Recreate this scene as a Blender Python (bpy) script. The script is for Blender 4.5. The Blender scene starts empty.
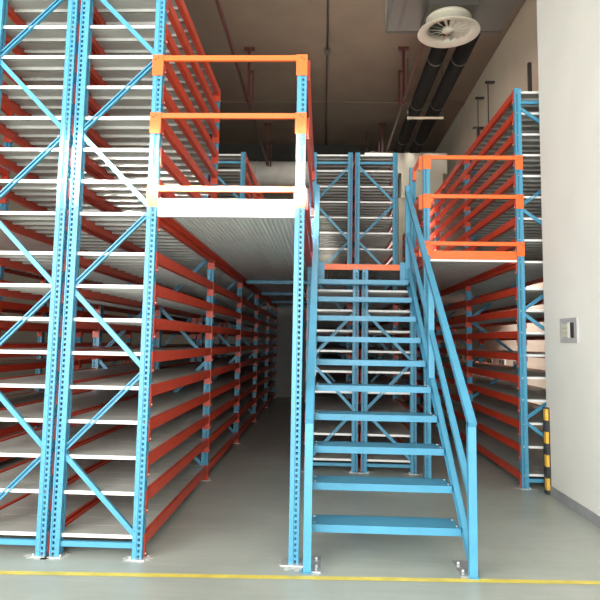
import bpy, math, random
from mathutils import Matrix, Vector
random.seed(7)
C = bpy.context.scene.collection
PI = math.pi

# ------------------------------------------------------------------ materials
def new_mat(name):
    m = bpy.data.materials.new(name); m.use_nodes = True
    nt = m.node_tree; b = nt.nodes['Principled BSDF']
    return m, nt, b

def paint(name, col, rough=.4, metal=0.0, var=.12, scale=6.0, bump=.0, spec=.5, coat=0):
    """painted or plain surface, with slight colour wear"""
    m, nt, b = new_mat(name)
    tc = nt.nodes.new('ShaderNodeTexCoord')
    n = nt.nodes.new('ShaderNodeTexNoise'); n.inputs['Scale'].default_value = scale; n.inputs['Detail'].default_value = 5
    nt.links.new(tc.outputs['Object'], n.inputs['Vector'])
    r = nt.nodes.new('ShaderNodeValToRGB')
    r.color_ramp.elements[0].position = .3; r.color_ramp.elements[1].position = .7
    r.color_ramp.elements[0].color = tuple(c*(1-var) for c in col)+(1,)
    r.color_ramp.elements[1].color = tuple(min(1, c*(1+var)) for c in col)+(1,)
    nt.links.new(n.outputs['Fac'], r.inputs['Fac']); nt.links.new(r.outputs['Color'], b.inputs['Base Color'])
    b.inputs['Roughness'].default_value = rough; b.inputs['Metallic'].default_value = metal
    b.inputs['Specular IOR Level'].default_value = spec
    if coat: b.inputs['Coat Weight'].default_value = coat
    if bump:
        n2 = nt.nodes.new('ShaderNodeTexNoise'); n2.inputs['Scale'].default_value = scale*8
        nt.links.new(tc.outputs['Object'], n2.inputs['Vector'])
        bp = nt.nodes.new('ShaderNodeBump'); bp.inputs['Strength'].default_value = bump; bp.inputs['Distance'].default_value = .01
        nt.links.new(n2.outputs['Fac'], bp.inputs['Height']); nt.links.new(bp.outputs['Normal'], b.inputs['Normal'])
    return m

BLUE   = paint('blue_paint', (.080, .325, .50), .38, var=.05)
RED    = paint('shaded_orange_paint', (.60, .058, .024), .36, var=.06)  # deeper copy of the orange paint, its red standing in for shade
ORANGE = paint('orange_paint', (.90, .155, .028), .36, var=.04)
SHELF  = paint('white_shelf_steel', (.51, .51, .475), .42, var=.05)
DECKM  = paint('galvanised_deck', (.88, .88, .85), .35, metal=.1, var=.05)
WHITE  = paint('white_paint_and_glare', (.9, .9, .88), .35, var=.02)  # real white on deck lips; imitates glare on left beam and shelf edges
ZINC   = paint('zinc_bolt', (.75, .75, .72), .3, metal=.5)
GROUT  = paint('pale_grout', (.72, .72, .69), .8, var=.2, scale=30)
PLATE  = paint('wrapped_plate', (.62, .66, .68), .18, metal=.5, var=.15, scale=25)
WALLW  = paint('white_wall', (.80, .80, .745), .85, var=.035, scale=1.6, bump=.1)
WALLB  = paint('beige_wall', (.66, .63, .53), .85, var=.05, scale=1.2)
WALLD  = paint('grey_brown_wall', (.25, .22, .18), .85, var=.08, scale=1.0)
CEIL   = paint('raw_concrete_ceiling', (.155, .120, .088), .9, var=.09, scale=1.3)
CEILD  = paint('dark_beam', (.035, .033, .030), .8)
BASEB  = paint('grey_skirting', (.30, .31, .32), .5, var=.12)
REDP   = paint('dark_red_pipe', (.065, .011, .008), .45)
BLACK  = paint('black_insulation', (.006, .0055, .005), .95, var=.3, scale=12, spec=.12)
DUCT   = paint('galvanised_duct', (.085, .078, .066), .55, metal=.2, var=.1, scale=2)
CREAM  = paint('cream_metal', (.62, .58, .47), .4, var=.03)
CREAMD = paint('cream_duct', (.62, .58, .48), .6, var=.06, scale=2)
INSUL  = paint('pale_insulation', (.62, .61, .56), .55, var=.12, scale=3)
RUBBER = paint('black_rubber', (.035, .036, .04), .5)
YELLOW = paint('yellow_reflective', (.80, .47, .06), .5, var=.12, scale=20)
DARK   = paint('dark_metal', (.05, .045, .04), .5)
BOXG   = paint('grey_switch_plate', (.46, .46, .46), .45, var=.08, scale=30)
BOXY   = paint('cream_switch', (.62, .60, .46), .5, var=.1, scale=40)
GLASSD = paint('dull_window_glass', (.20, .21, .20), .15)
PARTN  = paint('grey_partition', (.30, .30, .29), .7, var=.05)

def floor_mat():
    m, nt, b = new_mat('epoxy_floor')
    N = nt.nodes.new; L = nt.links.new
    tc = N('ShaderNodeTexCoord')
    n = N('ShaderNodeTexNoise'); n.inputs['Scale'].default_value = .9; n.inputs['Detail'].default_value = 8; n.inputs['Roughness'].default_value = .62
    L(tc.outputs['Object'], n.inputs['Vector'])
    r = N('ShaderNodeValToRGB'); r.color_ramp.elements[0].position = .3; r.color_ramp.elements[1].position = .72
    r.color_ramp.elements[0].color = (.35, .385, .345, 1); r.color_ramp.elements[1].color = (.50, .54, .49, 1)
    L(n.outputs['Fac'], r.inputs['Fac'])
    # scuffs: two sets of long thin pale scratches
    last = r.outputs['Color']
    for rot, sc, amt in ((.5, (1.1, 14, 1), .30), (-.9, (1.6, 22, 1), .22)):
        mp = N('ShaderNodeMapping'); mp.inputs['Rotation'].default_value = (0, 0, rot); mp.inputs['Scale'].default_value = sc
        L(tc.outputs['Object'], mp.inputs['Vector'])
        s = N('ShaderNodeTexNoise'); s.inputs['Scale'].default_value = 1.2; s.inputs['Detail'].default_value = 6; s.inputs['Distortion'].default_value = .6
        L(mp.outputs['Vector'], s.inputs['Vector'])
        q = N('ShaderNodeValToRGB'); q.color_ramp.elements[0].position = .51; q.color_ramp.elements[1].position = .66
        q.color_ramp.elements[0].color = (0, 0, 0, 1); q.color_ramp.elements[1].color = (amt, amt, amt, 1)
        L(s.outputs['Fac'], q.inputs['Fac'])
        mx = N('ShaderNodeMix'); mx.data_type = 'RGBA'
        L(q.outputs['Color'], mx.inputs[0]); L(last, mx.inputs[6]); mx.inputs[7].default_value = (.55, .55, .52, 1)
        last = mx.outputs[2]
    L(last, b.inputs['Base Color'])
    rr = N('ShaderNodeMapRange'); rr.inputs[3].default_value = .22; rr.inputs[4].default_value = .5
    L(n.outputs['Fac'], rr.inputs[0]); L(rr.outputs[0], b.inputs['Roughness'])
    b.inputs['Specular IOR Level'].default_value = .45
    return m
FLOOR = floor_mat()

# ------------------------------------------------------------------ mesh builder
class MB:
    def __init__(s): s.v = []; s.f = []; s.m = []; s.mats = []; s.sm = []
    def mi(s, mat):
        if mat not in s.mats: s.mats.append(mat)
        return s.mats.index(mat)
    def face(s, pts, mat, smooth=False):
        b = len(s.v); s.v += [tuple(p) for p in pts]; s.f.append(tuple(range(b, b+len(pts)))); s.m.append(s.mi(mat)); s.sm.append(smooth)
    def box(s, x0, x1, y0, y1, z0, z1, mat):
        b = len(s.v)
        s.v += [(x, y, z) for z in (z0, z1) for y in (y0, y1) for x in (x0, x1)]
        for q in ((0,2,3,1),(4,5,7,6),(0,1,5,4),(2,6,7,3),(0,4,6,2),(1,3,7,5)):
            s.f.append(tuple(b+i for i in q)); s.m.append(s.mi(mat)); s.sm.append(False)
    def bar(s, p, q, w, h, mat, up=(0,0,1)):
        """rectangular bar from p to q; w across, h along up"""
        p = Vector(p); q = Vector(q); d = (q-p).normalized(); u = Vector(up)
        a = d.cross(u).normalized(); u = a.cross(d).normalized()
        b = len(s.v)
        for e in (p, q):
            for i, j in ((-1,-1),(1,-1),(1,1),(-1,1)): s.v.append(tuple(e + a*(i*w/2) + u*(j*h/2)))
        for f in ((3,2,1,0),(4,5,6,7),(0,1,5,4),(1,2,6,5),(2,3,7,6),(3,0,4,7)):
            s.f.append(tuple(b+i for i in f)); s.m.append(s.mi(mat)); s.sm.append(False)
    def tube(s, p, q, r, mat, n=16, r2=None, cap=True):
        p = Vector(p); q = Vector(q); d = (q-p).normalized(); r2 = r if r2 is None else r2
        u = Vector((0,0,1)) if abs(d.z) < .9 else Vector((1,0,0))
        a = d.cross(u).normalized(); u = a.cross(d)
        b = len(s.v)
        for e, R in ((p, r), (q, r2)):
            for k in range(n):
                t = 2*PI*k/n; s.v.append(tuple(e + a*(math.cos(t)*R) + u*(math.sin(t)*R)))
        for k in range(n):
            k2 = (k+1) % n; s.f.append((b+k, b+k2, b+n+k2, b+n+k)); s.m.append(s.mi(mat)); s.sm.append(True)
        if cap:
            s.f.append(tuple(b+k for k in range(n))[::-1]); s.m.append(s.mi(mat)); s.sm.append(False)
            s.f.append(tuple(b+n+k for k in range(n))); s.m.append(s.mi(mat)); s.sm.append(False)
    def lathe(s, prof, mat, n=48, c=(0,0,0)):
        b = len(s.v)
        for r, z in prof:
            for k in range(n):
                t = 2*PI*k/n; s.v.append((c[0]+r*math.cos(t), c[1]+r*math.sin(t), c[2]+z))
        for i in range(len(prof)-1):
            for k in range(n):
                k2 = (k+1) % n
                s.f.append((b+i*n+k, b+i*n+k2, b+(i+1)*n+k2, b+(i+1)*n+k)); s.m.append(s.mi(mat)); s.sm.append(True)
    def holes(s, mp, u0, u1, z0, z1, hw, hh, pitch, mat):
        """a sheet from u0..u1 pierced by a row of rectangular holes"""
        uc = (u0+u1)/2; a, b = uc-hw/2, uc+hw/2
        s.face([mp(u0,z0), mp(a,z0), mp(a,z1), mp(u0,z1)], mat)
        s.face([mp(b,z0), mp(u1,z0), mp(u1,z1), mp(b,z1)], mat)
        n = int((z1-z0)/pitch); z = z0
        for k in range(n):
            zt = z0 + pitch*(k+.5) - hh/2
            s.face([mp(a,z), mp(b,z), mp(b,zt), mp(a,zt)], mat); z = zt+hh
        s.face([mp(a,z), mp(b,z), mp(b,z1), mp(a,z1)], mat)
    def mesh(s, name):
        me = bpy.data.meshes.new(name); me.from_pydata(s.v, [], s.f)
        for m in s.mats: me.materials.append(m)
        me.polygons.foreach_set('material_index', s.m); me.polygons.foreach_set('use_smooth', s.sm)
        me.update(); return me
    def build(s, name, parent=None, loc=(0,0,0)):
        o = bpy.data.objects.new(name, s.mesh(name)); C.objects.link(o); o.location = loc
        if parent: o.parent = parent
        return o

def tag(o, label=None, cat=None, group=None, kind=None):
    if label: o['label'] = label
    if cat: o['category'] = cat
    if group: o['group'] = group
    if kind: o['kind'] = kind
    return o
def empty(name, loc=(0,0,0), parent=None, **k):
    o = bpy.data.objects.new(name, None); C.objects.link(o); o.location = loc; o.empty_display_size = .2
    if parent: o.parent = parent
    return tag(o, **k)
def inst(name, me, parent, loc=(0,0,0), rz=0):
    o = bpy.data.objects.new(name, me); C.objects.link(o); o.location = loc; o.rotation_euler = (0,0,rz)
    if parent: o.parent = parent
    return o
def struct(name, mb, loc=(0,0,0)): return tag(mb.build(name, None, loc), kind='structure')
def box1(x0,x1,y0,y1,z0,z1,mat):
    m = MB(); m.box(x0,x1,y0,y1,z0,z1,mat); return m

# ------------------------------------------------------------------ rack geometry
PW = .070          # post face width
PY = .035          # half post depth
LEV = [.137,.424,.666,.908,1.146,1.385,1.623,1.864,2.100,2.394,2.633,2.873,3.114,3.352,3.589,3.826,4.067,4.311]
T = 4.345
Y0 = 4.15; BAY = 2.28
YS = [Y0+BAY*i for i in range(6)]     # 4.15 6.43 8.71 10.99 13.27 15.55

_post = {}
def post_mesh(H):
    """pierced rack post, aisle face at x=0, body to x=-PW, y = -PY..PY, open on its inner side"""
    H = round(H, 3)
    if H in _post: return _post[H]
    m = MB(); P = .0375
    for sgn in (-1, 1):
        y = sgn*PY; yr = sgn*(PY-.006)
        m.holes(lambda u, z, y=y: (u, y, z), -PW, -.040, 0, H, .005, .006, .075, BLUE)
        m.face([(-.040,y,0), (-.036,yr,0), (-.036,yr,H), (-.040,y,H)], BLUE)
        m.holes(lambda u, z, yr=yr: (u, yr, z), -.036, -.014, 0, H, .015, .021, P, BLUE)
        m.face([(-.014,yr,0), (-.010,y,0), (-.010,y,H), (-.014,yr,H)], BLUE)
        m.face([(-.010,y,0), (-.003,y,0), (-.003,y,H), (-.010,y,H)], BLUE)
        m.face([(-.003,y,0), (0,y-sgn*.003,0), (0,y-sgn*.003,H), (-.003,y,H)], BLUE)
        # lips turned in along the open side
        m.box(-PW, -PW+.002, min(y, y-sgn*.023), max(y, y-sgn*.023), 0, H, BLUE)
    m.holes(lambda u, z: (0, u, z), -PY+.003, 0, 0, H, .011, .017, P, BLUE)
    m.holes(lambda u, z: (0, u, z), 0, PY-.003, 0, H, .011, .017, P, BLUE)
    _post[H] = m.mesh('post'); return _post[H]

_beam = {}
def beam_mesh(L, mat, h=.078):
    """box beam along +y from 0..L between post centres; aisle face at x=+.004; connectors lap the posts"""
    k = (round(L,3), mat.name)
    if k in _beam: return _beam[k]
    m = MB()
    a, b = PY+.002, L-PY-.002
    m.box(-.040, .002, a, b, -.058, -.058+h*.62, mat)
    m.box(-.026, .002, a, b, -.058+h*.62, -.058+h, mat)       # stepped upper lip that carries the shelf
    for y0, y1, yb in ((.001, PY+.008, .020), (L-PY-.008, L-.001, L-.020)):
        m.box(.0015, .007, y0, y1, -.128, .022, mat)          # connector plate hooked on the post face
        m.tube((.006, yb, -.112), (.013, yb, -.112), .006, ZINC, 8)
    m.box(-.064, .007, PY+.002, PY+.007, -.128, .022, mat); m.box(-.064, .007, L-PY-.007, L-PY-.002, -.128, .022, mat)
    _beam[k] = m.mesh('beam'); return _beam[k]

_shelf = {}
def shelf_mesh(W, L):
    """steel shelf made of narrow pans laid across; x -W/2..W/2, y 0..L, top at z=+.012"""
    k = (round(W,3), round(L,3))
    if k in _shelf: return _shelf[k]
    m = MB(); n = max(3, round(L/.19)); st = L/n; w = W/2
    for i in range(n):
        a, b = i*st+.0012, (i+1)*st-.0012
        zb = -.012
        m.box(-w, w, a, b, .0095, .012, SHELF)
        m.box(-w, w, a, a+.002, zb, .0095, SHELF); m.box(-w, w, b-.002, b, zb, .0095, SHELF)
        if i == 0: m.box(-w, w, a-.0008, a+.0012, zb, .0122, WHITE)  # front lip coloured white for the strong light on the shelf edge
        c = (a+b)/2
        m.box(-w, w, c-.04, c+.04, .002, .0095, SHELF)     # stiffening rib under each pan
    _shelf[k] = m.mesh('shelf'); return _shelf[k]

def channel(m, p, q, w, d, mat, open_front):
    """channel brace in an x-z plane frame, between p and q (y constant)"""
    p = Vector(p); q = Vector(q); di = (q-p).normalized(); s = Vector((0,1,0)); a = di.cross(s).normalized()
    yb = d/2 if open_front else -d/2
    m.bar(p+s*yb, q+s*yb, w, .002, mat, up=(0,1,0))
    for k in (-1, 1):
        m.bar(p+a*(k*w/2), q+a*(k*w/2), .002, d, mat, up=(0,1,0))
    for k in (-1, 1):     # small returns
        m.bar(p+a*(k*(w/2-.004))-s*yb, q+a*(k*(w/2-.004))-s*yb, .008, .002, mat, up=(0,1,0))

def frame(parent, XL, XR, y, H, nodes_right_first=True, hl=None, hr=None, grout=True, local=(0,0)):
    """upright frame: two pierced posts, zigzag channel braces, base plates"""
    f = empty('upright_frame', (0, y-local[1], 0), parent)
    hl = hl or H; hr = hr or H
    inst('post', post_mesh(hr), f, (XR-local[0], 0, 0), 0)
    inst('post', post_mesh(hl), f, (XL-local[0], 0, 0), PI)
    xl, xr = XL+PW-.010-local[0], XR-PW+.010-local[0]
    zs = [.13, .70, 1.275, 1.85, 2.425, 3.0, 3.575, 4.15]
    zs = [z for z in zs if z < H-.02]
    side = nodes_right_first
    for i in range(len(zs)-1):
        a = (xr if side else xl, 0, zs[i]+.022); b = (xl if side else xr, 0, zs[i+1]-.022)
        m = MB(); channel(m, a, b, .032, .026, BLUE, open_front=(not side)); m.build('diagonal_brace', f)
        side = not side
    for z in ([.085, 4.19] if H > 4 else [.085]):
        m = MB(); channel(m, (xl,0,z), (xr,0,z), .034, .028, BLUE, open_front=False); m.build('horizontal_brace', f)
    for X, s in ((XL-local[0], 1), (XR-local[0], -1)):
        m = MB(); m.box(min(X-s*.02, X+s*.09), max(X-s*.02, X+s*.09), -.055, .055, .0015, .007, ZINC)
        m.tube((X+s*.085-s*.005, -.035, .007), (X+s*.085-s*.005, -.035, .022), .008, ZINC, 8)
        m.build('base_plate', f)
    if grout:
        for X, s in ((XL-local[0], 1), (XR-local[0], -1)):
            m = MB(); n = 26
            pts = []
            cx = X+s*.035
            for k in range(n):
                t = 2*PI*k/n; r = .085*(1+random.uniform(-.28, .35))
                pts.append((cx+r*1.15*math.cos(t), r*.8*math.sin(t)-.012, .0012))
            m.face(pts, GROUT); m.build('grout_patch', f)
    return f

def rack_row(label, XL, XR, ys, spec, first_inner, firstframe=None, H=T, group=None, near=3):
    """spec: per bay, the list of level indices"""
    cx = (XL+XR)/2
    r = empty('storage_rack', (cx, ys[0], 0), label=label, cat='rack', group=group)
    lc = (cx, ys[0])
    for i, y in enumerate(ys):
        if i == 0 and firstframe: frame(r, XL, XR, y, firstframe[0], first_inner, firstframe[1], firstframe[2], True, lc)
        else: frame(r, XL, XR, y, H, first_inner, None, None, i < 3, lc)
    W = XR-XL
    for i in range(len(ys)-1):
        y = ys[i]; L = ys[i+1]-y
        sm = shelf_mesh(W-.062, L-.006); bm = beam_mesh(L, RED)
        for k in spec[i]:
            s = inst('shelf', sm, r, (0, y+.003-lc[1], LEV[k]))
            inst('beam', bm, s, (W/2, -.003, 0), 0)
            inst('beam', bm, s, (-W/2, L-.003, 0), PI)
    return r

ALL = list(range(18)); LOW = list(range(9)); LOWD = list(range(10))
# front shelf pans must sit behind the frame braces: shelf starts just behind the frame plane
XA = (-1.845, -1.205); XB = (-2.512, -1.872); XE = (-.185, .425); XF = (.465, 1.100); XC = (2.105, 2.955); XZ = (-4.25, -3.60)
rack_row('tall shelving rack along the left aisle, right of its back-to-back twin', *XA, YS, [ALL, LOWD, ALL, ALL, ALL], True)
rack_row('tall shelving rack cut by the photo edge, left of the rack on the left aisle', *XB, YS[:5], [ALL, LOWD, ALL, ALL], False)
YE = [6.99]+YS[2:]
rack_row('shelving rack behind the left half of the stairs, nearer the left aisle', *XE, YE, [LOW, ALL, ALL, ALL], False, (2.36, 3.60, 2.36))
rack_row('shelving rack behind the right half of the stairs, nearer the right aisle', *XF, YE, [LOW, ALL, ALL, ALL], True, (2.36, 2.36, 3.60))
rack_row('tall shelving rack at right, beside the white wall and striped corner guard', *XC, YS[1:], [ALL, ALL, ALL, ALL], True)
rack_row('shelving rack furthest left, seen only through the racks at the left edge', *XZ, YS[:4], [ALL, LOWD, ALL], True)

# ------------------------------------------------------------------ decks
def corr(m, x0, x1, y0, y1, z0, z1, pitch=.036, mat=DECKM):
    """corrugated deck sheet, ribs along y"""
    n = max(1, round((x1-x0)/pitch)); p = (x1-x0)/n
    prof = []
    for i in range(n):
        a = x0+i*p
        prof += [(a, z0), (a+p*.36, z0), (a+p*.5, z1), (a+p*.86, z1)]
    prof.append((x1, z0))
    for (xa, za), (xb, zb) in zip(prof, prof[1:]):
        m.face([(xa,y0,za), (xb,y0,zb), (xb,y1,zb), (xa,y1,za)], mat)
    m.box(x0, x1, y0, y1, z1+.001, z1+.004, mat)
def deck_panels(parent, x0, x1, cuts, ox, oy, z0=2.400, z1=2.428, along_y=True):
    for a, b in zip(cuts, cuts[1:]):
        m = MB(); n = max(1, round((b-a)/.57)); st = (b-a)/n
        for k in range(n): corr(m, x0-ox, x1-ox, a+k*st+.002-oy, a+(k+1)*st-.002-oy, z0, z1)
        m.build('deck_panel', parent)
def side_beam(parent, x, y0, y1, ox, oy, s=1, mat=RED):
    m = MB(); m.box(min(x, x+s*.040)-ox, max(x, x+s*.040)-ox, y0-oy, y1-oy, 2.375, 2.495, mat)
    m.box(min(x+s*.040, x+s*.062)-ox, max(x+s*.040, x+s*.062)-ox, y0-oy, y1-oy, 2.385, 2.398, mat)
    return m.build('side_beam', parent)
def front_beam(parent, x0, x1, y, ox, oy, mat, lip=True, z0=2.375, z1=2.505, lipmat=WHITE):
    m = MB(); m.box(x0-ox, x1-ox, y-oy, y+.045-oy, z0, z1, mat)
    if lip:
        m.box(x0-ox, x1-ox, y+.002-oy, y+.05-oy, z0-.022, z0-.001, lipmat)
    return m.build('front_beam', parent)

# left aisle deck
ox, oy = -.70, Y0
d = empty('mezzanine_deck', (ox, oy, 0), label='raised deck over the left aisle with its front beam painted white for glare and ribbed underside', cat='mezzanine')
deck_panels(d, XA[1]+.05, -.20, [Y0+.05]+YS[1:], ox, oy)
front_beam(d, XA[1]+.004, -.208, Y0-.02, ox, oy, WHITE, lip=False)  # orange beam coloured white to imitate light washing it out
side_beam(d, XA[1]+.010, Y0+.03, YS[5], ox, oy, 1)
side_beam(d, -.196, Y0+.04, YE[0]-.04, ox, oy, 1)
for y in (8.75, 10.95, 13.25, 15.4):
    m = MB(); m.box(XA[1]+.055-ox, XE[0]-.005-ox, y-oy, y+.05-oy, 2.34, 2.392, BLUE); m.build('cross_beam', d)
ps = inst('support_post', post_mesh(3.575), d, (-.208+PW-ox, 0, 0), 0)
m = MB(); m.box(-.26-ox, -.10-ox, -.065, .065, .0015, .008, ZINC); m.build('base_plate', d)
m = MB(); pts = []
for k in range(34):
    t = 2*PI*k/34; r = .12*(1+random.uniform(-.22, .3)); pts.append((-.15-ox+r*1.0*math.cos(t), -.03+r*.85*math.sin(t), .0012))
m.face(pts, GROUT); m.build('grout_patch', d)

# right aisle deck
ox, oy = 1.6, YS[1]
d2 = empty('mezzanine_deck', (ox, oy, 0), label='raised deck over the right aisle with an orange front beam above a white lip', cat='mezzanine')
deck_panels(d2, 1.165, XC[0]-.05, [YS[1]+.05]+YS[2:], ox, oy)
front_beam(d2, 1.165, XC[0]-.004, YS[1]-.02, ox, oy, ORANGE, z0=2.410)
side_beam(d2, 1.125, YS[1]+.04, YS[5], ox, oy, 1)
side_beam(d2, XC[0]-.010, YS[1]+.04, YS[5], ox, oy, -1)
inst('support_post', post_mesh(3.575), d2, (1.095-ox, 0, 0), PI)
m = MB(); m.box(1.06-ox, 1.20-ox, -.06, .06, .0015, .008, ZINC); m.build('base_plate', d2)
# stair landing deck
ox, oy = .46, YE[0]
d3 = empty('mezzanine_deck', (ox, oy, 0), label='landing deck at the head of the blue stairs with a thin orange front edge', cat='mezzanine')
deck_panels(d3, -.10, 1.02, [YE[0]+.06, YS[2]-.04], ox, oy, z0=2.352, z1=2.392)
m = MB(); m.box(-.112-ox, 1.028-ox, -.030, .012, 2.348, 2.416, ORANGE); m.build('front_beam', d3)
# walkway over the second bay of the left racks
ox, oy = -1.86, YS[1]
d4 = empty('walkway_deck', (ox, oy, 0), label='walkway deck crossing over the second bay of the left racks', cat='mezzanine')
m = MB(); corr(m, XB[0]+.08-ox, XA[1]-.08-ox, .05, 2.22, 2.445, 2.47); m.build('deck_panel', d4)
# deck over the far left aisle
ox, oy = -3.05, Y0
d5 = empty('mezzanine_deck', (ox, oy, 0), label='raised deck over the aisle beyond the left edge rack, glimpsed through its shelves', cat='mezzanine')
deck_panels(d5, XZ[1]+.05, XB[0]-.05, YS[:4], ox, oy)
front_beam(d5, XZ[1]+.004, XB[0]-.004, Y0-.02, ox, oy, ORANGE)

# ------------------------------------------------------------------ guard rails
def cross_rail(parent, name, xa, xb, y, zt, h, ox, oy, mat=ORANGE, drop=.155):
    """rail across x between two posts (xa..xb are the outer faces), end brackets lap the posts"""
    yf = y-PY-oy
    m = MB(); m.box(xa+PW-.002-ox, xb-PW+.002-ox, yf-.004, yf+.022, zt-h, zt, mat)
    o = m.build(name, parent)
    for X0, X1, s in ((xa-.003, xa+PW+.008, 1), (xb-PW-.008, xb+.003, -1)):
        b = MB(); b.box(X0-ox, X1-ox, yf-.009, yf-.0045, zt-drop, zt+.004, mat)
        e = X0 if s > 0 else X1-.004
        b.box(e-ox, e+.004-ox, yf-.005, yf+.040, zt-drop, zt+.004, mat)
        for dz, dx in ((-.020, .045), (-.032, .025)):
            cx = (X0+dx) if s > 0 else (X1-dx)
            b.tube((cx-ox, yf-.0085, zt+dz), (cx-ox, yf-.013, zt+dz), .0055, DARK, 8)
        b.build('end_bracket', o)
    return o
ox, oy = -.70, Y0
g = empty('guardrail', (ox, oy, 2.5), label='orange three-bar guardrail on the left deck, lowest bar washed white by light', cat='guardrail')
def gz(o): o.location.z = -2.5; return o
for nm, zt, h in (('top_rail', 3.578, .038), ('middle_rail', 3.138, .036), ('bottom_rail', 2.595, .040)):
    gz(cross_rail(g, nm, XA[1]-PW, -.208+PW, Y0, zt, h, ox, oy))
def side_rail(parent, nm, x, y0, y1, zt, h, ox, oy, mat, s):
    """rail along y outside the face x of the posts; s: side"""
    m = MB(); m.box(min(x, x+s*.028)-ox, max(x, x+s*.028)-ox, y0-oy, y1-oy, zt-h, zt, mat)
    o = m.build(nm, parent); o.location.z = -2.5
    for ya, yb in ((y0-.005, y0+.05), (y1-.065, y1+.01)):
        b = MB(); xa = x-s*.003; b.box(min(xa, xa+s*.036)-ox, max(xa, xa+s*.036)-ox, ya-oy, yb-oy, zt-.155, zt+.004, mat); b.build('end_bracket', o)
    return o
g2 = empty('guardrail', (-.14, Y0, 2.5), label='orange side guardrail coloured red-orange as shaded, running back from the left deck post to the stair head', cat='guardrail')
for nm, zt in (('top_rail', 3.575), ('middle_rail', 3.13), ('bottom_rail', 2.60)):
    side_rail(g2, nm, -.150, Y0+.045, YE[0]+.0-.03, zt, .048, -.14, Y0, RED, 1)  # orange rails given the deeper red that stands in for shade
ox, oy = 1.6, YS[1]
g3 = empty('guardrail', (ox, oy, 2.5), label='orange three-bar guardrail across the front of the right deck', cat='guardrail')
for nm, zt, h in (('top_rail', 3.568, .042), ('middle_rail', 3.128, .042), ('bottom_rail', 2.603, .042)):
    gz(cross_rail(g3, nm, 1.095, XC[0]+PW, YS[1], zt, h, ox, oy))
g4 = empty('guardrail', (1.06, YS[1], 2.5), label='short orange guardrail from the right deck post back to the stair head', cat='guardrail')
for nm, zt in (('top_rail', 3.58), ('middle_rail', 3.13), ('bottom_rail', 2.60)):
    side_rail(g4, nm, 1.090, YS[1]+.04, YE[0]-.04, zt, .048, 1.06, YS[1], ORANGE, -1)

# ------------------------------------------------------------------ stairs
XS0, XS1 = -.105, 1.027
TR0 = 4.275; TRD = .2755; RIS = .221; SL = RIS/TRD
st = empty('staircase', ((XS0+XS1)/2, 4.0, 0), label='bright blue open steel staircase with ten treads rising to the deck landing', cat='staircase')
ox, oy = (XS0+XS1)/2, 4.0
def zt_at(y): return RIS + SL*(y-TR0)
for s, xa in ((1, XS0), (-1, XS1)):
    x0, x1 = (xa, xa+.006) if s > 0 else (xa-.006, xa)
    # channel stringer: web outside, flanges inward
    y0, y1 = 4.03, 6.94
    D = .19
    m = MB()
    def quad(xa_, xb_, off0, off1, m=m):
        P = []
        for x in (xa_, xb_):
            for (y, z) in ((y0, max(0.004, zt_at(y0)+off0)), (y0, zt_at(y0)+off1), (y1, zt_at(y1)+off1), (y1, zt_at(y1)+off0)):
                P.append((x-ox, y-oy, max(.004, z)))
        b = len(m.v); m.v += P
        for f in ((0,1,2,3),(7,6,5,4),(0,4,5,1),(1,5,6,2),(2,6,7,3),(3,7,4,0)):
            m.f.append(tuple(b+i for i in f)); m.m.append(m.mi(BLUE)); m.sm.append(False)
    quad(x0, x1, -D, .045)
    xi = xa+s*.045
    quad(min(xa, xi), max(xa, xi), .038, .045)
    quad(min(xa, xi), max(xa, xi), -D, -D+.008)
    m.build('stringer', st)
    # foot plate in clear wrapping and head plate at the landing
    m = MB(); xp = xa+s*.115
    m.box(min(xa, xp)-ox, max(xa, xp)-ox, 3.99-oy, 4.27-oy, .0015, .010, PLATE)
    m.tube((xa+s*.085-ox, 4.06-oy, .010), (xa+s*.085-ox, 4.06-oy, .028), .010, ZINC, 8)
    m.tube((xa+s*.085-ox, 4.20-oy, .010), (xa+s*.085-ox, 4.20-oy, .028), .010, ZINC, 8)
    m.build('foot_plate', st)
    m = MB(); xp = xa+s*.12
    m.box(min(xa, xp)-ox, max(xa, xp)-ox, 6.935-oy, 6.950-oy, 2.20, 2.44, BLUE); m.build('head_plate', st)
# treads: folded pans
for k in range(1, 11):
    yk = TR0+TRD*(k-1); zk = RIS*k
    m = MB(); a, b = XS0+.048-ox, XS1-.048-ox
    m.box(a, b, yk-oy, yk+.235-oy, zk-.004, zk, BLUE)
    m.box(a, b, yk-.001-oy, yk+.003-oy, zk-.052, zk, BLUE)
    m.box(a, b, yk+.232-oy, yk+.236-oy, zk-.045, zk, BLUE)
    m.box(a, b, yk+.003-oy, yk+.022-oy, zk-.052, zk-.049, BLUE)
    for e in (a, b-.004):
        m.box(e, e+.004, yk-oy, yk+.235-oy, zk-.05, zk-.004, BLUE)
    m.build('tread', st)
    m = MB()
    for e in (a+.018, b-.018):
        for yy in (.04, .19): m.tube((e, yk+yy-oy, zk), (e, yk+yy-oy, zk+.006), .008, ZINC, 8)
    m.build('tread_bolts', st)
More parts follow.
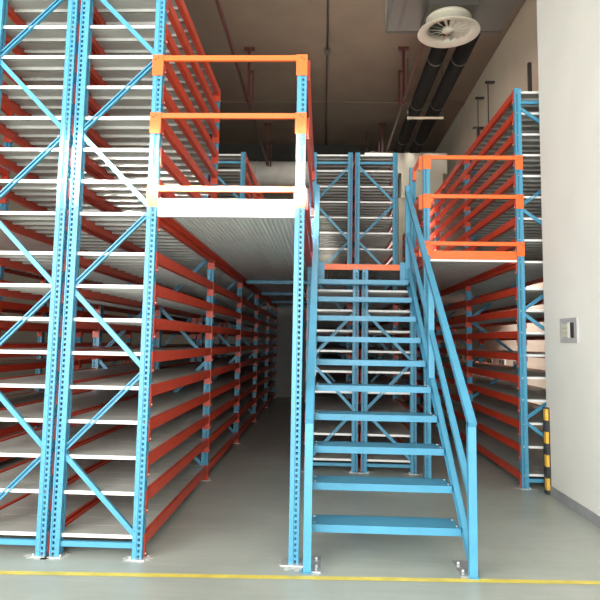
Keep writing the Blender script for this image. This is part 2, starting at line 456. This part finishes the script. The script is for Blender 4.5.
# handrails
HS = .785
def hz(y): return .965 + HS*(y-3.975)
for s, xa in ((1, XS0), (-1, XS1)):
    xc = xa+s*.026-ox if s > 0 else xa-.034-ox
    fx = xc
    yb, ym, yt = 4.01, 5.44, 6.95
    h = empty('handrail', (0, 0, 0), st)
    def po(name, y, z0, z1, w=.040, fx=fx, h=h):
        m = MB(); m.box(fx-w/2-.006, fx+w/2+.006, y-oy-.025, y-oy+.025, z0, z1, BLUE); return m.build(name, h)
    po('newel_post', yb, .004, hz(yb)-.012)
    po('baluster', ym, zt_at(ym)+.03, hz(ym)-.01, .04)
    po('baluster', yt-.03, zt_at(6.92)-.1, 3.36, .04)
    m = MB(); m.bar((fx, yb-.035-oy, hz(yb-.035)), (fx, yt-oy, hz(yt)), .052, .045, BLUE); m.build('top_rail', h)
    m = MB(); m.bar((fx, yb+.02-oy, hz(yb)-.50), (fx, yt-.05-oy, hz(yt)-.53), .04, .04, BLUE); m.build('middle_rail', h)
    m = MB(); m.box(fx-.035, fx+.035, yb-.04-oy, yb+.04-oy, .002, .007, BLUE); m.build('post_foot', h)

# ------------------------------------------------------------------ the room
XR_ = 3.95; XL_ = -6.5; YB_ = 20.6; YF_ = -9.0; ZC = 8.3
struct('floor', box1(XL_-.2, XR_+.2, YF_, YB_+.2, -.2, 0, FLOOR))
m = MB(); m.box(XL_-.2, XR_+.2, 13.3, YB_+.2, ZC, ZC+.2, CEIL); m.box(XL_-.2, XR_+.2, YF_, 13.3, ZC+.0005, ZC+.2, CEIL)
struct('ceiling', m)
struct('wall_left', box1(XL_-.2, XL_, YF_, YB_, 0, ZC, WALLB))
struct('wall_right', box1(XR_, XR_+.2, 6.27, YB_, 0, ZC, WALLB))
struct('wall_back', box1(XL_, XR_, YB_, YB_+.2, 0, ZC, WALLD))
struct('wall_partition', box1(-3.6, 3.3, 15.9, 16.0, 0, 2.33, PARTN))
struct('wall_right_pier', box1(2.325, XR_+.2, YF_, 6.27, 0, ZC+.06, WALLW))
struct('baseboard_right', box1(2.311, 2.325, YF_, 6.185, 0, .09, BASEB))
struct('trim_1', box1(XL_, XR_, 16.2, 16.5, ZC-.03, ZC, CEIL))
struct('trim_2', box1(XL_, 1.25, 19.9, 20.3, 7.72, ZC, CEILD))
struct('wall_front', box1(XL_, 2.34, YF_-.2, YF_, 5.0, ZC+.2, WALLB))
# small low windows in the far right wall
for i in range(6):
    yy = 12.0+.95*i
    m = MB(); m.box(XR_-.02, XR_, yy-.03, yy+.39, .93, 1.19, WALLW); m.box(XR_-.024, XR_-.02, yy, yy+.17, .96, 1.16, GLASSD); m.box(XR_-.024, XR_-.02, yy+.19, yy+.36, .96, 1.16, GLASSD)
    struct('window_%d' % (i+1), m)

# yellow floor line
x0, y0, x1, y1 = -6.0, 3.832-.040*4.08, 2.311, 3.978+.040*.65
m = MB(); h = .029
m.face([(x0,y0-h,.0022),(x1,y1-h,.0022),(x1,y1+h,.0022),(x0,y0+h,.0022)], paint('yellow_line', (.82,.68,.13), .45, var=.14, scale=9))
tag(m.build('floor_line'), 'yellow painted line on the grey floor in front of the racks and stairs', 'floor marking')

# corner guard
cg = empty('corner_guard', (2.305, 6.21, 0), label='black and yellow striped rubber guard on the white wall corner', cat='corner guard')
m = MB(); m.box(-.022, .019, -.020, .058, .002, .862, RUBBER); m.box(-.018, .019, -.024, -.020, .006, .858, RUBBER); m.build('rubber_body', cg)
for z0 in (.045, .275, .505, .735):
    m = MB(); m.box(-.0245, .006, -.0265, .03, z0, z0+.115, YELLOW); m.build('yellow_band', cg)

# switch panel on the wall
sp = empty('switch_panel', (2.325, 5.64, 1.64), label='grey metal switch panel set on the white wall at right', cat='switch')
m = MB(); m.box(-.012, 0, -.19, .19, -.115, .115, BOXG); m.box(-.016, -.012, -.19, .19, .085, .115, BOXG); m.box(-.016, -.012, -.19, .19, -.115, -.085, BOXG)
m.box(-.016, -.012, -.19, -.165, -.085, .085, BOXG); m.box(-.016, -.012, .165, .19, -.085, .085, BOXG); m.build('frame', sp)
m = MB()
for i in range(3):
    m.box(-.018, -.012, .02, .135, -.065+i*.045, -.03+i*.045, BOXY)
m.build('socket_face', sp)
m = MB(); m.box(-.020, -.012, -.125, -.055, -.07, .07, DARK); m.build('switch_cover', sp)
m = MB(); m.box(-.019, -.012, -.045, .008, -.072, .072, WALLW); m.build('rocker', sp)

# ------------------------------------------------------------------ overhead services
# big flat duct and round diffuser
DZ = 6.2
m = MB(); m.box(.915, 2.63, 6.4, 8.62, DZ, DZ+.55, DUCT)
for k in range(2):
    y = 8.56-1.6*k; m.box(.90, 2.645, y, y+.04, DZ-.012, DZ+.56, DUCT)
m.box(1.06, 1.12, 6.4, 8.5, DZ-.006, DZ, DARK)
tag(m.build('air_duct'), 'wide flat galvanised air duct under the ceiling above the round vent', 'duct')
df = empty('air_diffuser', (1.74, 8.05, 5.905), label='round cream swirl air diffuser hanging below the wide duct', cat='vent')
m = MB()
m.lathe([(.305,.215),(.31,.05),(.41,.014),(.432,.004),(.436,-.008),(.425,-.014),(.33,.004),(.305,.016),(.29,.03),(.288,.215)], CREAM)
m.lathe([(.30,.20),(.318,.195),(.318,.175),(.30,.17)], CREAM)
m.build('rim', df)
m = MB(); m.lathe([(0,.10),(.286,.10)], DARK, 32); m.build('dark_disc', df)  # dark disc stands in for the shade inside the vent
m = MB(); m.lathe([(.0,.005),(.075,.008),(.088,.02),(.088,.06),(0,.062)], CREAM, 32); m.build('hub', df)
for k in range(16):
    t = 2*PI*k/16; m = MB(); c, s = math.cos(t), math.sin(t)
    def P(r, w, z): return (r*c-w*s, r*s+w*c, z)
    for dz in (0,):
        A = [P(.08,-.012,.045), P(.08,.012,.018), P(.289,.034,.014), P(.289,-.034,.058)]
        B = [(a[0], a[1], a[2]+.003) for a in A]
        m.face(A, CREAM); m.face(B[::-1], CREAM)
        for i in range(4): j = (i+1) % 4; m.face([A[i], B[i], B[j], A[j]], CREAM)
    m.build('vane', df)
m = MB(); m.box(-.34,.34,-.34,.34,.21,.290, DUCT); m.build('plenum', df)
# dark insulated pipes on trapeze hangers
for i, xx in enumerate((2.13, 2.59)):
    m = MB(); m.tube((xx, 9.15, 7.0), (xx, 16.6, 7.0), .150, BLACK, 20)
    for y in (11.0, 13.2, 15.6): m.tube((xx, y, 7.0), (xx, y+.05, 7.0), .154, DARK, 20)
    tag(m.build('insulated_pipe'), ('left' if i == 0 else 'right')+' one of the two thick black insulated pipes under the ceiling', 'pipe')
for j, y in enumerate((13.64,)):
    t = empty('pipe_hanger', (2.38, y, 6.815), label='pale trapeze hanger bar carrying the two black pipes', cat='hanger')
    m = MB(); m.box(-.43,.43,-.025,.025,-.012,.033, CREAM); m.build('cross_bar', t)
    for x in (-.41, .41):
        m = MB(); m.tube((x,0,-.05), (x,0,ZC-6.815), .012, DUCT, 8); m.build('threaded_rod', t)
# red fire pipes and their T hangers
for s, nm in ((-1, 'left'), (1, 'right')):
    X = s*1.79
    m = MB(); m.tube((X, .5, 7.0), (X, 18.1, 7.0), .036, REDP, 12)
    for y in (7.1, 13.1, 17.9): m.tube((X, y-.04, 7.0), (X, y+.04, 7.0), .05, REDP, 12)
    tag(m.build('fire_pipe'), 'thin dark red fire pipe under the ceiling on the %s' % nm, 'pipe')
    for y, wh in ((13.1, 'nearer'), (17.9, 'farther')):
        t = empty('pipe_hanger', (X, y, ZC), label='%s dark red T-shaped hanger holding the %s fire pipe' % (wh, nm), cat='hanger')
        m = MB(); m.box(-.12,.12,-.06,.06,-.05,0, REDP); m.build('top_plate', t)
        m = MB(); m.box(-.03,.03,-.03,.03,-1.33,-.05, REDP); m.build('stem', t)
        m = MB(); m.box(s*-.10-.02,s*-.10+.02,-.02,.02,-1.4,-.55, REDP); m.box(min(0,s*-.1),max(0,s*-.1),-.02,.02,-.60,-.56, REDP); m.build('side_stem', t)
# conduit along the ceiling with a junction box
cd = empty('conduit', (.03, 10, ZC), label='thin dark conduit running straight along the middle of the ceiling', cat='conduit')
m = MB(); m.tube((0,-8,-.026),(0,3.3,-.026),.022,DARK,8); m.tube((0,3.3,-.04),(0,10.2,-.04),.022,DARK,8)
m.build('tube', cd)
m = MB(); m.box(-.07,.07,3.1,3.24,-.11,0, DUCT); m.build('junction_box', cd)
# hanging fixture on two rods
pl = empty('pendant_fixture', (1.35, 18.6, 7.62), label='small dark fixture hanging on thin rods beyond the stairs', cat='light')
m = MB(); m.lathe([(.0,.16),(.06,.15),(.08,.05),(.17,-.06),(.17,-.08),(0,-.09)], DARK, 24); m.build('shade', pl)
for x in (-.06, .05):
    m = MB(); m.tube((x,0,.1),(x,0,ZC-7.62),.012,DARK,8); m.build('rod', pl)
for (y, zb, wh) in ((13.4, 4.9, 'nearer'), (14.3, 6.85, 'farther')):
    t = empty('hanging_rod', (3.80, y, 7.6), label='%s thin dark rod hanging beside the beige wall above the right rack' % wh, cat='hanger')
    m = MB(); m.tube((0,0,zb-7.6),(0,0,0),.013,DARK,8); m.build('rod', t)
    m = MB(); m.box(-.06,.15,-.04,.04,-.02,.02,DARK); m.build('wall_bracket', t)
    if wh == 'farther':
        m = MB(); m.box(-.13,.13,-.05,.05,zb-7.64,zb-7.6,DARK); m.box(-.03,.03,-.03,.03,zb-8.3,zb-7.64,DARK); m.build('tee', t)
t = tag(box1(-.03,.03,-.03,.03,-1.1,0,DARK).build('wall_pipe', None, (3.70, 10.4, 6.6)), 'short dark vertical pipe high on the beige wall above the right rack', 'pipe')
# far ducts
m = MB(); m.tube((-6.3, 18.6, 6.85), (1.15, 18.6, 6.85), .42, INSUL, 28)
for x in (-5,-3.6,-2.2,-.8,.6): m.tube((x,18.6,6.85),(x+.05,18.6,6.85),.428,ZINC,28)
tag(m.build('round_duct'), 'pale insulated round duct crossing the far end high above the left deck', 'duct')
fd = empty('far_duct', (2.37, 16.6, 5.6), label='cream air duct at the far end dropping down right of the middle racks', cat='duct')
m = MB(); m.box(-1.23,1.09,-.27,.27,.655,1.245,CREAMD); m.build('upper_run', fd)
m = MB(); m.box(-.20,.957,-.32,.22,-.05,.655,CREAM); m.build('lower_box', fd)
m = MB(); m.box(-.27,.15,-.25,0,-5.598,-.05,CREAM); m.build('drop', fd)

# ------------------------------------------------------------------ camera
F, PXc, PYc, VX, VY, ROLL, HC = 588., 300., 281., 322.2, 341., .0135, 1.5
d_ = Vector(((VX-PXc)/F, (VY-PYc)/F, 1)).normalized()
u_ = Vector((math.sin(ROLL), -math.cos(ROLL), 0)); u_ = (u_ - d_*d_.dot(u_)).normalized()
x_ = d_.cross(u_)
if x_.x < 0: x_ = -x_
# rows: camera right, up(-down), back(-fwd) in world axes
right = Vector((x_[0], d_[0], u_[0])); down = Vector((x_[1], d_[1], u_[1])); fwd = Vector((x_[2], d_[2], u_[2]))
M = Matrix((right, -down, -fwd)).transposed().to_4x4(); M.translation = (0, 0, HC)
cam = bpy.data.cameras.new('camera'); co = bpy.data.objects.new('camera', cam); C.objects.link(co); co.matrix_world = M
cam.sensor_width = 36; cam.sensor_fit = 'HORIZONTAL'; cam.lens = F/600*36; cam.shift_y = -(300-PYc)/600; cam.clip_start = .05
bpy.context.scene.camera = co

# ------------------------------------------------------------------ light
w = bpy.data.worlds.new('world'); bpy.context.scene.world = w; w.use_nodes = True
w.node_tree.nodes['Background'].inputs[0].default_value = (.95, .97, 1.0, 1); w.node_tree.nodes['Background'].inputs[1].default_value = .35
def area(name, loc, target, sx, sy, power, col=(1,1,1), spread=None):
    l = bpy.data.lights.new(name, 'AREA'); l.shape = 'RECTANGLE'; l.size = sx; l.size_y = sy; l.energy = power; l.color = col
    if spread: l.spread = spread
    o = bpy.data.objects.new(name, l); C.objects.link(o); o.location = loc
    o.rotation_euler = (Vector(target)-Vector(loc)).to_track_quat('-Z', 'Y').to_euler(); return o
area('daylight_doorway', (-1.8, -3.6, 2.4), (-.4, 6, 1.2), 6.5, 3.8, 650, (1, 1, .97))
area('daylight_high', (-2.0, -3.5, 6.6), (-.8, 6, 1.0), 6, 2.5, 60, (1, .98, .94))
area('left_fill', (-6.2, -1.0, 3.2), (2.3, 2.6, 2.2), 5, 4, 520, (1, .99, .96))  # added fill from the left for the white pier, no window there
area('side_wall_fill', (3.62, 11.5, 4.6), (3.68, 11.5, 0), .5, 9, 640, (1, .97, .90), math.radians(70))  # added strip pointing down, brightens the beige wall behind the right rack
area('far_duct_fill', (1.2, 15.2, 7.9), (1.2, 18.0, 5.0), 2.5, .6, 30, (1, .96, .88), math.radians(95))  # added fill for the dark far ducts, no fixture behind it
area('cross_aisle_lamp', (.4, 7.9, 7.6), (.4, 8.4, 2), 2.2, 1.0, 60, (1, .97, .9))
area('deck_front_wash', (-1.02, -3.0, 2.40), (-1.02, 4.1, 2.72), 1.95, .40, 25, (1, .98, .94), math.radians(3))  # added narrow beam that whitens the left deck front and posts

v = bpy.context.scene.view_settings
bpy.context.scene.display_settings.display_device = 'sRGB'
v.view_transform = 'Standard'; v.look = 'None'; v.exposure = 0.45; v.gamma = 1.0; v.use_curve_mapping = False
